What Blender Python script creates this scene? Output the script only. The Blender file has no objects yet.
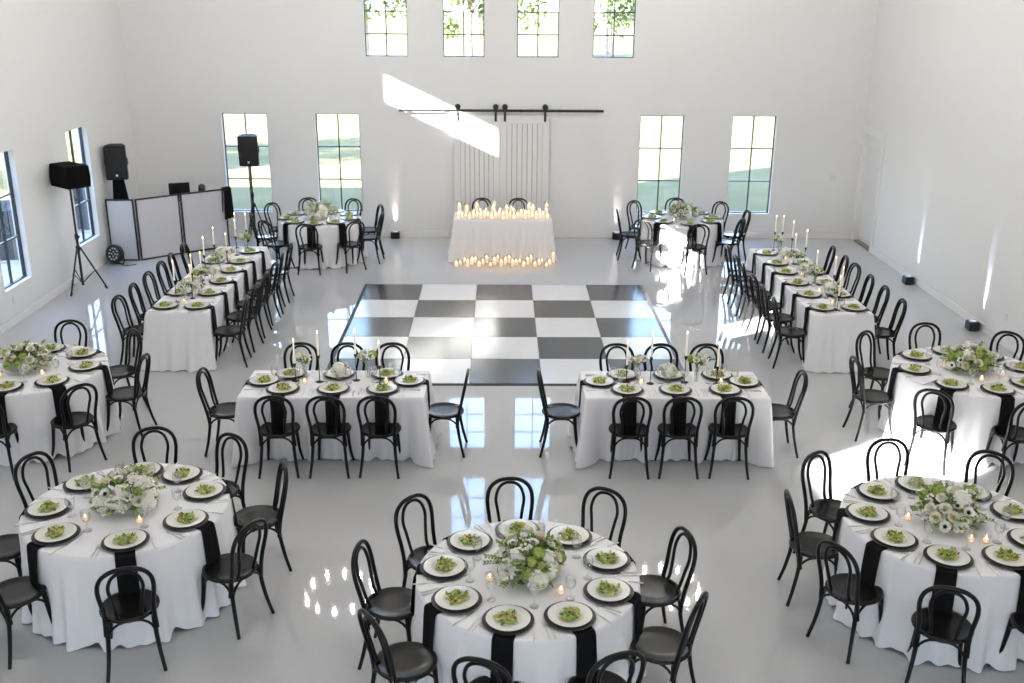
import bpy, math, random
from mathutils import Vector, Matrix
random.seed(7)
PI = math.pi
S = bpy.context.scene
COL = S.collection
cos, sin = math.cos, math.sin

# ---------------------------------------------------------------- materials
def mat(name, col, rough=.5, metal=0, spec=.5, coat=0, emit=None, es=0, sss=0):
    m = bpy.data.materials.new(name); m.use_nodes = True
    b = m.node_tree.nodes['Principled BSDF']
    b.inputs['Base Color'].default_value = (*col, 1)
    b.inputs['Roughness'].default_value = rough
    b.inputs['Metallic'].default_value = metal
    b.inputs['Specular IOR Level'].default_value = spec
    b.inputs['Coat Weight'].default_value = coat
    b.inputs['Coat Roughness'].default_value = .05
    if emit:
        b.inputs['Emission Color'].default_value = (*emit, 1)
        b.inputs['Emission Strength'].default_value = es
    return m

def noise_col(m, c1, c2, scale, detail=3, coord='Object', stretch=None):
    nt = m.node_tree; b = nt.nodes['Principled BSDF']
    tc = nt.nodes.new('ShaderNodeTexCoord'); n = nt.nodes.new('ShaderNodeTexNoise'); r = nt.nodes.new('ShaderNodeValToRGB')
    n.inputs['Scale'].default_value = scale; n.inputs['Detail'].default_value = detail
    src = tc.outputs[coord]
    if stretch:
        mp = nt.nodes.new('ShaderNodeMapping'); mp.inputs['Scale'].default_value = stretch
        nt.links.new(src, mp.inputs['Vector']); src = mp.outputs['Vector']
    nt.links.new(src, n.inputs['Vector']); nt.links.new(n.outputs['Fac'], r.inputs['Fac'])
    r.color_ramp.elements[0].position = .35; r.color_ramp.elements[1].position = .65
    r.color_ramp.elements[0].color = (*c1, 1); r.color_ramp.elements[1].color = (*c2, 1)
    nt.links.new(r.outputs['Color'], b.inputs['Base Color'])
    return m

def noise_bump(m, scale, strength, dist=.01, stretch=None, detail=3):
    nt = m.node_tree; b = nt.nodes['Principled BSDF']
    tc = nt.nodes.new('ShaderNodeTexCoord'); n = nt.nodes.new('ShaderNodeTexNoise'); bp = nt.nodes.new('ShaderNodeBump')
    n.inputs['Scale'].default_value = scale; n.inputs['Detail'].default_value = detail
    src = tc.outputs['Object']
    if stretch:
        mp = nt.nodes.new('ShaderNodeMapping'); mp.inputs['Scale'].default_value = stretch
        nt.links.new(src, mp.inputs['Vector']); src = mp.outputs['Vector']
    nt.links.new(src, n.inputs['Vector']); nt.links.new(n.outputs['Fac'], bp.inputs['Height'])
    bp.inputs['Strength'].default_value = strength; bp.inputs['Distance'].default_value = dist
    nt.links.new(bp.outputs['Normal'], b.inputs['Normal'])
    return m

def glass_mat(name, tint=(1, 1, 1), f0=.06, edge=.5, rough=.02):
    m = bpy.data.materials.new(name); m.use_nodes = True
    nt = m.node_tree; nt.nodes.clear()
    o = nt.nodes.new('ShaderNodeOutputMaterial'); mix = nt.nodes.new('ShaderNodeMixShader')
    t = nt.nodes.new('ShaderNodeBsdfTransparent'); g = nt.nodes.new('ShaderNodeBsdfGlossy')
    lw = nt.nodes.new('ShaderNodeLayerWeight'); mr = nt.nodes.new('ShaderNodeMapRange')
    lw.inputs['Blend'].default_value = .35
    t.inputs['Color'].default_value = (*tint, 1); g.inputs['Roughness'].default_value = rough
    mr.inputs['To Min'].default_value = f0; mr.inputs['To Max'].default_value = edge
    nt.links.new(lw.outputs['Facing'], mr.inputs['Value']); nt.links.new(mr.outputs['Result'], mix.inputs['Fac'])
    nt.links.new(t.outputs[0], mix.inputs[1]); nt.links.new(g.outputs[0], mix.inputs[2]); nt.links.new(mix.outputs[0], o.inputs['Surface'])
    return m

M = {}
M['wall'] = noise_bump(mat('white_wall_paint', (.80, .80, .79), .55, spec=.3), 3, .05, .01)
M['wall_back'] = mat('white_board_wall', (.80, .80, .79), .5, spec=.3)
M['trim'] = mat('white_trim', (.82, .82, .815), .4)
M['ceil'] = mat('white_ceiling', (.81, .80, .785), .7)
M['ext'] = mat('outside_cladding', (.6, .6, .58), .8)
M['roofm'] = mat('roof_metal', (.2, .2, .2), .6)
M['floor'] = mat('glossy_epoxy', (.60, .615, .63), .035, spec=.62)
noise_bump(M['floor'], .9, .012, .05)
noise_col(M['floor'], (.495, .503, .512), (.52, .528, .537), .35)
M['door'] = mat('white_door_paint', (.80, .80, .79), .4)
M['seam'] = mat('panel_groove', (.25, .25, .25), .8)
M['black'] = mat('black_resin', (.006, .0062, .0066), .28, spec=.26)
M['seat'] = mat('black_seat', (.007, .007, .007), .24, spec=.32)
M['metalb'] = mat('black_metal', (.012, .012, .013), .4, spec=.5)
M['frame'] = mat('window_frame_black', (.025, .035, .04), .35)
M['spk'] = noise_bump(mat('speaker_black', (.01, .01, .011), .65, spec=.3), 120, .2, .002)
M['grille'] = mat('speaker_grille', (.014, .014, .015), .5, spec=.4)
M['fabricb'] = noise_bump(mat('black_fabric', (.007, .007, .008), .95, spec=.1), 300, .3, .001)
M['cloth'] = noise_bump(mat('white_linen', (.86, .86, .89), .85, spec=.15), 400, .15, .0006)
M['napkin'] = mat('black_napkin', (.010, .010, .011), .9, spec=.1)
M['charger'] = mat('black_charger', (.013, .014, .016), .35, spec=.5)
M['china'] = mat('white_china', (.80, .785, .74), .18, spec=.5)
M['silver'] = mat('silver_steel', (.80, .77, .70), .30, metal=1)
M['glass'] = glass_mat('clear_glassware', f0=.05, edge=.55)
M['pane'] = glass_mat('window_glass', tint=(.97, .99, .98), f0=.03, edge=.5, rough=0)
M['acrylic'] = glass_mat('clear_acrylic', f0=.03, edge=.25)
M['wax'] = mat('white_wax', (.86, .83, .76), .5, emit=(1, .72, .42), es=.05)  # faint candle glow put into the wax as emission
M['pillarwax'] = mat('glowing_wax', (.88, .82, .74), .5, emit=(1, .66, .38), es=.3)  # candlelight in the pillars and votives put in as wax emission
M['flame'] = mat('candle_flame', (1, .6, .2), .5, emit=(1, .62, .25), es=3.8)
M['petal'] = mat('white_petal', (.90, .89, .80), .6, spec=.2)
M['cream'] = mat('cream_petal', (.88, .83, .66), .6, spec=.2)
M['lime'] = noise_col(mat('lime_petal', (.42, .52, .14), .6, spec=.2), (.26, .36, .07), (.52, .58, .20), 60)
M['eye'] = mat('anemone_eye', (.012, .012, .03), .7)
M['leaf'] = noise_col(mat('leaf_green', (.1, .2, .05), .5, spec=.3), (.07, .14, .035), (.24, .34, .10), 14)
M['leaf2'] = mat('leaf_light', (.33, .42, .13), .5, spec=.3)
M['lettuce'] = noise_col(mat('lettuce', (.4, .5, .1), .5), (.26, .36, .05), (.62, .66, .26), 40)
M['lettuce2'] = mat('dark_lettuce', (.09, .19, .03), .5)
M['crouton'] = mat('crouton', (.62, .42, .2), .7)
M['tomato'] = mat('tomato', (.60, .20, .05), .4)
M['screen'] = noise_bump(mat('booth_scrim', (.60, .60, .625), .8, spec=.2), 200, .1, .001)
M['lens'] = mat('lamp_lens', (.08, .09, .11), .1, emit=(.6, .75, 1), es=.25)
M['led'] = mat('lens_bead', (.75, .75, .75), .1, spec=.8)
M['plate_w'] = mat('outlet_plate', (.74, .74, .73), .4)
M['lap'] = mat('laptop_black', (.006, .006, .007), .25)
M['bulb'] = mat('warm_candle_bulb', (1, .8, .5), .3, emit=(1, .94, .88), es=79)
M['bronze'] = mat('dark_bronze', (.05, .04, .03), .4, metal=.6)
M['trunk'] = noise_col(mat('bark', (.25, .2, .15), .9), (.22, .18, .13), (.36, .31, .25), 6)
M['treeleaf'] = mat('tree_leaf', (.15, .21, .08), .6)
M['treeleaf2'] = mat('tree_leaf_light', (.22, .28, .12), .6)
M['grass'] = noise_col(mat('lawn', (.1, .25, .05), .9, spec=.1), (.120, .100, .044), (.160, .132, .060), .6, 6)
M['shed'] = mat('shed_siding', (.05, .06, .065), .6)
M['shedroof'] = mat('shed_roof', (.12, .12, .125), .6)
M['paving'] = noise_col(mat('paving', (.5, .48, .42), .9), (.42, .42, .41), (.52, .52, .51), 2)

# dance floor vinyl
def vinyl(name, c1, c2, rough):
    m = mat(name, c1, rough, spec=.85)
    noise_col(m, c1, c2, 3.0, 6, stretch=(1, 26, 1))
    noise_bump(m, 3.0, .02, .01, stretch=(2, 30, 1), detail=5)
    return m
M['tileb'] = vinyl('black_vinyl_tile', (.030, .031, .032), (.06, .061, .062), .17)
M['tilew'] = vinyl('white_vinyl_tile', (.70, .71, .71), (.76, .77, .77), .17)

# ---------------------------------------------------------------- mesh kit
class MB:
    def __init__(s): s.v = []; s.f = []; s.mi = []; s.sm = []
    def add(s, vs, fs, mi=0, sm=True, T=None):
        o = len(s.v)
        s.v += [tuple(T @ Vector(p)) for p in vs] if T is not None else [tuple(p) for p in vs]
        for f in fs: s.f.append(tuple(i + o for i in f)); s.mi.append(mi); s.sm.append(sm)
        return s
    def box(s, x0, x1, y0, y1, z0, z1, mi=0, T=None, bev=0):
        if bev <= 0:
            vs = [(x, y, z) for z in (z0, z1) for y in (y0, y1) for x in (x0, x1)]
            fs = [(0, 2, 3, 1), (4, 5, 7, 6), (0, 1, 5, 4), (2, 6, 7, 3), (0, 4, 6, 2), (1, 3, 7, 5)]
            return s.add(vs, fs, mi, False, T)
        b = min(bev, (x1 - x0) * .45, (y1 - y0) * .45, (z1 - z0) * .45)
        def ring(i, z):   # octagonal ring inset i
            X0, X1, Y0, Y1 = x0 + i, x1 - i, y0 + i, y1 - i
            c = b
            return [(X0 + c, Y0, z), (X1 - c, Y0, z), (X1, Y0 + c, z), (X1, Y1 - c, z), (X1 - c, Y1, z), (X0 + c, Y1, z), (X0, Y1 - c, z), (X0, Y0 + c, z)]
        rs = [ring(b * .9, z0), ring(0, z0 + b), ring(0, z1 - b), ring(b * .9, z1)]
        vs = [p for r in rs for p in r]; fs = []
        for k in range(3):
            for i in range(8): fs.append((k*8+i, k*8+(i+1) % 8, (k+1)*8+(i+1) % 8, (k+1)*8+i))
        fs.append(tuple(range(7, -1, -1))); fs.append(tuple(range(24, 32)))
        return s.add(vs, fs, mi, False, T)
    def tube(s, pts, r, n=8, closed=False, mi=0, caps=True, T=None, flat=1):
        P = [Vector(p) for p in pts]; k = len(P)
        R = r if isinstance(r, (list, tuple)) else [r] * k
        tang = []
        for i in range(k):
            a = P[i-1] if (i > 0 or closed) else P[i]; b = P[(i+1) % k] if (i < k-1 or closed) else P[i]
            tang.append((b - a).normalized())
        t0 = tang[0]; up = Vector((0, 0, 1)) if abs(t0.z) < .9 else Vector((0, 1, 0))
        nrm = (up - t0 * up.dot(t0)).normalized(); vs = []
        for i in range(k):
            t = tang[i]; nrm = (nrm - t * nrm.dot(t)).normalized(); bn = t.cross(nrm)
            for j in range(n):
                a = 2 * PI * j / n
                vs.append(P[i] + nrm * (cos(a) * R[i]) + bn * (sin(a) * R[i] * flat))
        fs = []
        for i in range(k if closed else k - 1):
            q = (i + 1) % k
            for j in range(n): fs.append((i*n+j, i*n+(j+1) % n, q*n+(j+1) % n, q*n+j))
        s.add(vs, fs, mi, True, T)
        if caps and not closed:
            s.add(vs[:n], [tuple(range(n-1, -1, -1))], mi, False, T); s.add(vs[-n:], [tuple(range(n))], mi, False, T)
        return s
    def lathe(s, prof, n=24, mi=0, T=None, sm=True):
        vs = []; fs = []; rows = []
        for r, z in prof:
            if r < 1e-6: rows.append([len(vs)]); vs.append((0, 0, z))
            else:
                rows.append(list(range(len(vs), len(vs) + n)))
                vs += [(r * cos(2*PI*j/n), r * sin(2*PI*j/n), z) for j in range(n)]
        for a, b in zip(rows, rows[1:]):
            for j in range(n):
                q = (j + 1) % n
                if len(a) == 1 and len(b) == 1: continue
                if len(a) == 1: fs.append((a[0], b[q], b[j]))
                elif len(b) == 1: fs.append((a[j], a[q], b[0]))
                else: fs.append((a[j], a[q], b[q], b[j]))
        return s.add(vs, fs, mi, sm, T)
    def grid(s, fn, nu, nv, mi=0, T=None, sm=True):
        vs = [fn(i / nu, j / nv) for j in range(nv + 1) for i in range(nu + 1)]
        w = nu + 1
        fs = [(j*w+i, j*w+i+1, (j+1)*w+i+1, (j+1)*w+i) for j in range(nv) for i in range(nu)]
        return s.add(vs, fs, mi, sm, T)
    def mesh(s, name, mats):
        me = bpy.data.meshes.new(name); me.from_pydata(s.v, [], s.f)
        for m in (mats if isinstance(mats, (list, tuple)) else [mats]): me.materials.append(m)
        me.polygons.foreach_set('material_index', s.mi); me.polygons.foreach_set('use_smooth', s.sm)
        me.update(); return me

def node(name, data=None, parent=None, link=True):
    o = bpy.data.objects.new(name, data)
    if link: COL.objects.link(o)
    if parent is not None: o.parent = parent
    return o
def part(name, mb, mats, parent, T=None):
    o = node(name, mb.mesh(name, mats), parent)
    if T is not None: o.matrix_local = T
    return o
def tag(o, label, cat, group=None):
    o['label'] = label; o['category'] = cat
    if group: o['group'] = group
    return o
def struct(name, mb, mats, parent=None):
    o = node(name, mb.mesh(name, mats), parent); o['kind'] = 'structure'; return o
PROTOS = []
def proto(o): PROTOS.append(o); return o
def dup(o, parent=None):
    c = o.copy(); COL.objects.link(c)
    if parent is not None: c.parent = parent
    for ch in o.children: dup(ch, c)
    return c
def kids(o): return [x for c in o.children for x in [c] + kids(c)]
def place(pr, x, y, z, rz, label, cat, group):
    o = dup(pr); o.location = (x, y, z); o.rotation_euler = (0, 0, rz)
    return tag(o, label, cat, group)
def XF(x=0, y=0, z=0, rz=0, rx=0, ry=0, s=1):
    return Matrix.Translation((x, y, z)) @ Matrix.Rotation(rz, 4, 'Z') @ Matrix.Rotation(ry, 4, 'Y') @ Matrix.Rotation(rx, 4, 'X') @ Matrix.Scale(s, 4)

# ---------------------------------------------------------------- camera
F, PITCH, YAW, ROLL, H = 1020.674, .33030, .01356, .00688, 4.6732
fw = Vector((sin(YAW)*cos(PITCH), cos(YAW)*cos(PITCH), -sin(PITCH)))
rt = Vector((cos(YAW), -sin(YAW), 0)); upv = rt.cross(fw)
r2 = cos(ROLL)*rt + sin(ROLL)*upv; u2 = -sin(ROLL)*rt + cos(ROLL)*upv
cam_d = bpy.data.cameras.new('camera'); cam = node('camera', cam_d)
cam_d.sensor_width = 36; cam_d.lens = 36 * F / 1024; cam_d.clip_end = 400; cam_d.clip_start = .1
cam.matrix_world = Matrix(((r2.x, u2.x, -fw.x, 0), (r2.y, u2.y, -fw.y, 0), (r2.z, u2.z, -fw.z, H), (0, 0, 0, 1)))
cam_d.dof.use_dof = True; cam_d.dof.focus_distance = 9.5; cam_d.dof.aperture_fstop = 2.8
S.camera = cam
def pix(x, y, z):
    d = Vector((x, y, z - H)); w = d.dot(fw)
    if w < .2: return (-9e3, -9e3)
    return (512 + F * d.dot(r2) / w, 341.5 - F * d.dot(u2) / w)
def seen(x, y, z, m=0):
    a, b = pix(x, y, z); return -m < a < 1024 + m and -m < b < 683 + m

# ---------------------------------------------------------------- setting
XW, YB, Y0, ZC = 7.10, 20.09, -1.6, 7.4
WT = .16
def wall(name, ax, at, outward, a0, a1, z0, z1, holes, m):
    """A wall with openings, real thickness. ax: the axis it runs along (0: x, 1: y); at: its inner plane; holes: (a0, a1, z0, z1)."""
    A = sorted({a0, a1, *[h[0] for h in holes], *[h[1] for h in holes]}); Z = sorted({z0, z1, *[h[2] for h in holes], *[h[3] for h in holes]})
    mb = MB(); out = at + outward * WT
    P = (lambda a, d, z: (a, d, z)) if ax == 0 else (lambda a, d, z: (d, a, z))
    hole = lambda a, z: any(h[0] < a < h[1] and h[2] < z < h[3] for h in holes)
    for i in range(len(A) - 1):
        for j in range(len(Z) - 1):
            if hole((A[i]+A[i+1])/2, (Z[j]+Z[j+1])/2): continue
            mb.add([P(A[i], at, Z[j]), P(A[i+1], at, Z[j]), P(A[i+1], at, Z[j+1]), P(A[i], at, Z[j+1])], [(0, 1, 2, 3)], 0, False)
            mb.add([P(A[i], out, Z[j]), P(A[i+1], out, Z[j]), P(A[i+1], out, Z[j+1]), P(A[i], out, Z[j+1])], [(3, 2, 1, 0)], 1, False)
    for h in list(holes) + [(a0, a1, z0, z1)]:
        b, c, d, e = h
        for q in (((b, d), (c, d)), ((c, d), (c, e)), ((c, e), (b, e)), ((b, e), (b, d))):
            (p, r), (s_, t) = q
            mb.add([P(p, at, r), P(s_, at, t), P(s_, out, t), P(p, out, r)], [(0, 1, 2, 3)], 0, False)
    return struct(name, mb, [m, M['ext']])

WIN = []
def window(ax, at, outward, a0, a1, z0, z1, rows, cols=2):
    i = len(WIN) + 1; WIN.append(1)
    d = at + outward * (WT - .055)
    root = node(f'window_{i}'); root['kind'] = 'structure'
    mid = ((a0 + a1) / 2, d, z0) if ax == 0 else (d, (a0 + a1) / 2, z0)
    root.location = mid
    w, h = (a1 - a0) / 2, z1 - z0
    T = Matrix.Identity(4) if ax == 0 else Matrix.Rotation(PI / 2, 4, 'Z')
    t, dp = .019, .025
    mb = MB()
    mb.box(-w, -w+t, -dp, dp, 0, h, T=T); mb.box(w-t, w, -dp, dp, 0, h, T=T); mb.box(-w, w, -dp, dp, 0, t, T=T); mb.box(-w, w, -dp, dp, h-t, h, T=T)
    for k in range(1, cols): x = -w + 2*w*k/cols; mb.box(x-.011, x+.011, -.018, .018, 0, h, T=T)
    for k in range(1, rows): z = h*k/rows; mb.box(-w, w, -.018, .018, z-.011, z+.011, T=T)
    f = part('window_frame', mb, M['frame'], root); f['kind'] = 'structure'
    g = MB().add([(-w, .002, 0), (w, .002, 0), (w, .002, h), (-w, .002, h)], [(0, 1, 2, 3)], 0, False, T=T)
    part('pane', g, M['pane'], root)

fl = MB().box(-XW - .1, XW + .1, Y0, YB + .1, -.12, 0); struct('floor', fl, M['floor'])
ce = MB().box(-XW - .1, XW + .1, Y0, YB + .1, ZC, ZC + .1); struct('ceiling', ce, M['ceil'])
backw = [(-5.37, -4.50, .50, 2.42), (-3.565, -2.71, .50, 2.42), (2.735, 3.595, .50, 2.42), (4.535, 5.395, .50, 2.42)]
backu = [(-2.55, -1.74, 3.49, 4.72), (-1.07, -.29, 3.49, 4.72), (.33, 1.12, 3.49, 4.72), (1.77, 2.56, 3.49, 4.72)]
backg = [(-1.07, -.29, 5.38, 6.9), (.33, 1.12, 5.38, 6.9)]
wall('wall_back', 0, YB, 1, -XW - WT, XW + WT, 0, ZC + .1, backw + backu + backg, M['wall_back'])
for b in backw: window(0, YB, 1, *b, 3)
for b in backu + backg: window(0, YB, 1, *b, 3)
leftw = [(14.20, 15.08, .53, 2.45), (16.97, 17.86, .53, 2.45), (8.7, 9.58, .53, 2.45)]
leftu = [(1.8, 3.15, 4.86, 5.82), (7.15, 7.80, 4.90, 5.52), (10.85, 11.55, 4.86, 5.52), (15.47, 16.99, 4.96, 5.54)]
wall('wall_left', 1, -XW, -1, Y0, YB, 0, ZC + .1, leftw + leftu, M['wall'])
for b in leftw: window(1, -XW, -1, *b, 3)
for b in leftu: window(1, -XW, -1, *b, 1, 2)
wall('wall_right', 1, XW, 1, Y0, YB, 0, ZC + .1, [(18.98, 19.92, 0, 2.12)], M['wall'])
wall('wall_front', 0, Y0, -1, -XW - WT, XW + WT, 0, ZC + .1, [(-5, 5, .9, 1.7)], M['wall'])  # opening added behind the camera to let fill daylight in
# baseboards
def base(n, *bx): struct(n, MB().box(*bx, 0, .13, bev=.006), M['trim'])
base('baseboard_back', -XW, -1.02, YB - .018, YB); base('baseboard_back.001', 1.15, XW, YB - .018, YB)
base('baseboard_left', -XW, -XW + .018, Y0, YB - .02); base('baseboard_right', XW - .018, XW, Y0, 18.86)
# roof outside (casts the shade on the lawn)
rf = MB(); xe, ze, zr, y0, y1 = 7.7, 7.55, 9.2, Y0 - .5, YB + .55
rf.add([(-xe, y0, ze), (0, y0, zr), (xe, y0, ze), (-xe, y1, ze), (0, y1, zr), (xe, y1, ze)], [(0, 1, 4, 3), (1, 2, 5, 4), (0, 2, 1), (3, 4, 5), (0, 3, 5, 2)], 0, False)
struct('roof', rf, M['roofm'])
# hidden door on the right wall
d3 = node('door_3'); d3['kind'] = 'structure'; d3.location = (XW, 19.45, 0)
part('door_leaf', MB().box(.09, .13, -.47, .47, .03, 2.12, bev=.004), M['door'], d3)
c = MB()
c.box(-.02, .0, -.59, -.47, 0, 2.24, bev=.004); c.box(-.02, .0, .47, .59, 0, 2.24, bev=.004); c.box(-.02, .0, -.4699, .4699, 2.12, 2.24, bev=.004)
part('door_casing', c, M['trim'], d3)
part('threshold', MB().box(.0, .13, -.468, .468, 0, .022), mat('bronze_threshold', (.22, .19, .15), .5), d3)
part('door_handle', MB().tube([(.09, -.39, 1.0), (.04, -.39, 1.0), (.035, -.30, 1.0)], .011), M['silver'], d3)

# barn doors
def barn(i, x0, x1):
    root = node(f'door_{i}'); root['kind'] = 'structure'; root.location = ((x0 + x1) / 2, YB - .07, 0)
    w = (x1 - x0) / 2; h = 2.42; mb = MB()
    st = .125
    mb.box(-w, -w+st, -.02, .02, .02, h, bev=.004); mb.box(w-st, w, -.02, .02, .02, h, bev=.004)
    mb.box(-w+st, w-st, -.02, .02, h-.16, h, bev=.004); mb.box(-w+st, w-st, -.02, .02, .02, .26, bev=.004)
    part('door_frame', mb, M['door'], root)
    n = 7; pw = (2*w - 2*st) / n; pm = MB()
    for k in range(n):
        a = -w + st + k * pw; pm.box(a + .004, a + pw - .004, -.008, .012, .26, h - .16, bev=.003)
    pm.box(-w + st, w - st, .012, .016, .26, h - .16, mi=1)
    part('plank_panel', pm, [M['door'], M['seam']], root)
    for sx in (-1, 1):
        x = sx * (w - .085); hm = MB()
        hm.box(x - .022, x + .022, -.030, -.0205, h - .24 + .12, h + .17, bev=.004)
        hm.lathe([(0, -.012), (.05, -.012), (.056, -.006), (.056, .006), (.05, .012), (0, .012)], 20, T=XF(x, -.02, h + .155, rx=PI/2))
        part('hanger', hm, M['metalb'], root)
barn(1, -.885, .013); barn(2, .02, .965)
tr = node('barn_door_track'); tr.location = (.04, YB - .09, 2.505)
tag(tr, 'long black sliding door track across the white back wall', 'door track')
part('rail', MB().box(-1.97, 1.97, -.006, .006, -.024, .024, bev=.003), M['metalb'], tr)
for k in range(6):
    x = -1.85 + k * .74; part('bracket', MB().lathe([(0, -.09), (.02, -.09), (.02, -.008), (.028, -.008), (.028, .018), (0, .018)], 12, T=XF(x, 0, 0, rx=PI/2)), M['metalb'], tr)

# dance floor : one laid floor of twenty five tiles with black edging
S_T = .9144; DX, DY = -2.1997, 16.5358
df = node('dance_floor'); df.location = (DX + 2.5 * S_T, DY - 2.5 * S_T, 0)
tag(df, 'black and white checkered dance floor of square tiles in the hall centre', 'dance floor')
tm = [MB(), MB()]
for i in range(5):
    for j in range(5):
        q = (i + j) % 2; x, y = (i - 2.5) * S_T, (1.5 - j) * S_T
        tm[q].box(x + .003, x + S_T - .003, y + .003, y + S_T - .003, 0, .014, bev=.003)
part('black_tiles', tm[0], M['tileb'], df); part('white_tiles', tm[1], M['tilew'], df)
L = 2.5 * S_T
eg = MB()
for T in (XF(), XF(rz=PI/2), XF(rz=PI), XF(rz=-PI/2)):
    eg.add([(-L-.055, -L-.055, .001), (L+.055, -L-.055, .001), (L, -L, .014), (-L, -L, .014)], [(0, 1, 2, 3)], 0, False, T=T)
part('edging', eg, M['metalb'], df)

# ---------------------------------------------------------------- furniture prototypes
def smooth(p, n):
    """Catmull-Rom through p."""
    P = [Vector(a) for a in p]; P = [P[0]*2 - P[1]] + P + [P[-1]*2 - P[-2]]; out = []
    for i in range(1, len(P) - 2):
        for k in range(n):
            t = k / n; a, b, c, d = P[i-1], P[i], P[i+1], P[i+2]
            out.append(.5 * (2*b + (c-a)*t + (2*a-5*b+4*c-d)*t*t + (3*b-a-3*c+d)*t**3))
    out.append(P[-2]); return out
def lerp_r(n, a, b): return [a + (b - a) * i / (n - 1) for i in range(n)]

def make_chair():
    r = node('bentwood_chair')
    s = MB().lathe([(0, .432), (.185, .432), (.200, .437), (.208, .447), (.208, .456), (.201, .466), (.186, .468), (.176, .462), (.10, .459), (0, .458)], 36, T=Matrix.Scale(1.02, 4, (0, 1, 0)))
    part('seat', s, M['seat'], r)
    rk = lambda z: -.165 - (z - .45) * .205    # rake of the back
    half = [(.172, rk(.34) - .006, .33), (.166, rk(.45), .45), (.168, rk(.56), .56), (.181, rk(.67), .67), (.184, rk(.735), .735), (.175, rk(.797), .797), (.146, rk(.850), .850), (.092, rk(.887), .887), (.032, rk(.900), .900)]
    pts = smooth(half + [(-x, y, z) for x, y, z in half[::-1]], 5)
    part('back_hoop', MB().tube(pts, .0165, 8), M['black'], r)
    hin = [(.082, rk(.44) + .012, .452), (.084, rk(.52), .52), (.101, rk(.64), .64), (.114, rk(.715), .715), (.111, rk(.768), .768), (.090, rk(.825), .825), (.055, rk(.859), .859), (.019, rk(.871), .871)]
    pts = smooth(hin + [(-x, y, z) for x, y, z in hin[::-1]], 5)
    part('inner_hoop', MB().tube(pts, .0130, 8), M['black'], r)
    tops = {}
    for sx in (-1, 1):
        p = smooth([(sx*.158, -.150, .437), (sx*.162, -.160, .30), (sx*.176, -.188, .14), (sx*.196, -.222, 0)], 5)
        part('leg', MB().tube(p, lerp_r(len(p), .0185, .0135), 8), M['black'], r)
        p = smooth([(sx*.140, .135, .437), (sx*.150, .146, .30), (sx*.163, .166, .14), (sx*.182, .215, 0)], 5)
        part('leg', MB().tube(p, lerp_r(len(p), .0205, .0125), 8), M['black'], r)
    B = {'bl': (-.162, -.162, .275), 'br': (.162, -.162, .275), 'fl': (-.150, .148, .275), 'fr': (.150, .148, .275)}
    for a, b in (('bl', 'br'), ('fl', 'fr'), ('bl', 'fl'), ('br', 'fr')):
        A_, B_ = Vector(B[a]), Vector(B[b]); p = []
        inn = Vector((0, 0, 0))
        for k in range(13):
            t = PI * k / 12; u = .5 - .5 * cos(t)
            q = A_.lerp(B_, u); q.z = .275 + .148 * min(1, sin(t) * 1.08) ** .8 if 0 < k < 12 else .275
            p.append(q)
        part('arch_brace', MB().tube(p, .0098, 7), M['black'], r)
    return proto(r)
CHAIR = make_chair()

CHARGER = proto(node('charger_plate', MB().lathe([(0, 0), (.115, 0), (.125, .003), (.172, .011), (.1735, .013), (.170, .0145), (.126, .007), (0, .006)], 40).mesh('charger_plate', M['charger'])))
PLATE = proto(node('dinner_plate', MB().lathe([(0, 0), (.082, 0), (.086, .002), (.146, .017), (.148, .019), (.145, .0205), (.098, .011), (.0935, .012), (.090, .009), (.082, .0065), (0, .006)], 44).mesh('dinner_plate', M['china'])))
def leafpatch(mb, T, l, w, bend, mi, nu=2, nv=3):
    def fn(u, v):
        ww = w * (sin(PI * (v * .92 + .04)) ** .7) * (u - .5)
        return (ww * 1.0, l * v, bend * sin(PI * v) * l - abs(ww) * .5 + .2*bend*l*v)
    mb.grid(fn, nu, nv, mi, T)
def leafT(pos, yd, n):
    y = Vector(yd).normalized(); x = y.cross(Vector(n))
    x = x.normalized() if x.length > 1e-4 else y.orthogonal().normalized(); z = x.cross(y)
    return Matrix(((x.x, y.x, z.x, pos[0]), (x.y, y.y, z.y, pos[1]), (x.z, y.z, z.z, pos[2]), (0, 0, 0, 1)))
def make_salad(seed):
    rnd = random.Random(seed); mb = MB()
    def fn(a, b):
        an = 2*PI*a; rr = .066 * b * (1 + .12*sin(3*an + seed) + .07*sin(7*an))
        return (rr*cos(an), rr*sin(an), .001 + .024 * (1 - b*b) + .003*sin(5*an)*b)
    mb.grid(fn, 20, 4, 0)
    for k in range(62):
        a = rnd.uniform(0, 2*PI); d = .066 * math.sqrt(rnd.random())
        z = .006 + .024 * (1 - (d/.072)**2) + rnd.uniform(-.004, .005)
        T = XF(d*cos(a), d*sin(a), z, rz=rnd.uniform(0, 6.3), rx=rnd.uniform(-.6, .9))
        mi = 1 if rnd.random() < (.3 + .15*math.sin(a + seed)) else 0
        leafpatch(mb, T, rnd.uniform(.024, .042), rnd.uniform(.016, .028), rnd.uniform(-.2, .45), mi)
    for k in range(9):
        a = rnd.uniform(0, 2*PI); d = .055 * math.sqrt(rnd.random()); z = .026 + .008 * (1 - d/.06)
        if k % 4: mb.box(-.006, .007, -.006, .006, -.005, .005, mi=2 if k % 2 else 0, T=XF(d*cos(a), d*sin(a), z, rz=a*3, rx=a), bev=.001)
        else: mb.lathe([(0, -.008), (.007, -.005), (.010, 0), (.007, .006), (0, .008)], 8, mi=3, T=XF(d*cos(a), d*sin(a), z, rz=a, rx=1))
    return proto(node('salad', mb.mesh('salad', [M['lettuce'], M['lettuce2'], M['crouton'], M['tomato']])))
SALADS = [make_salad(i) for i in range(4)]
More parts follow.
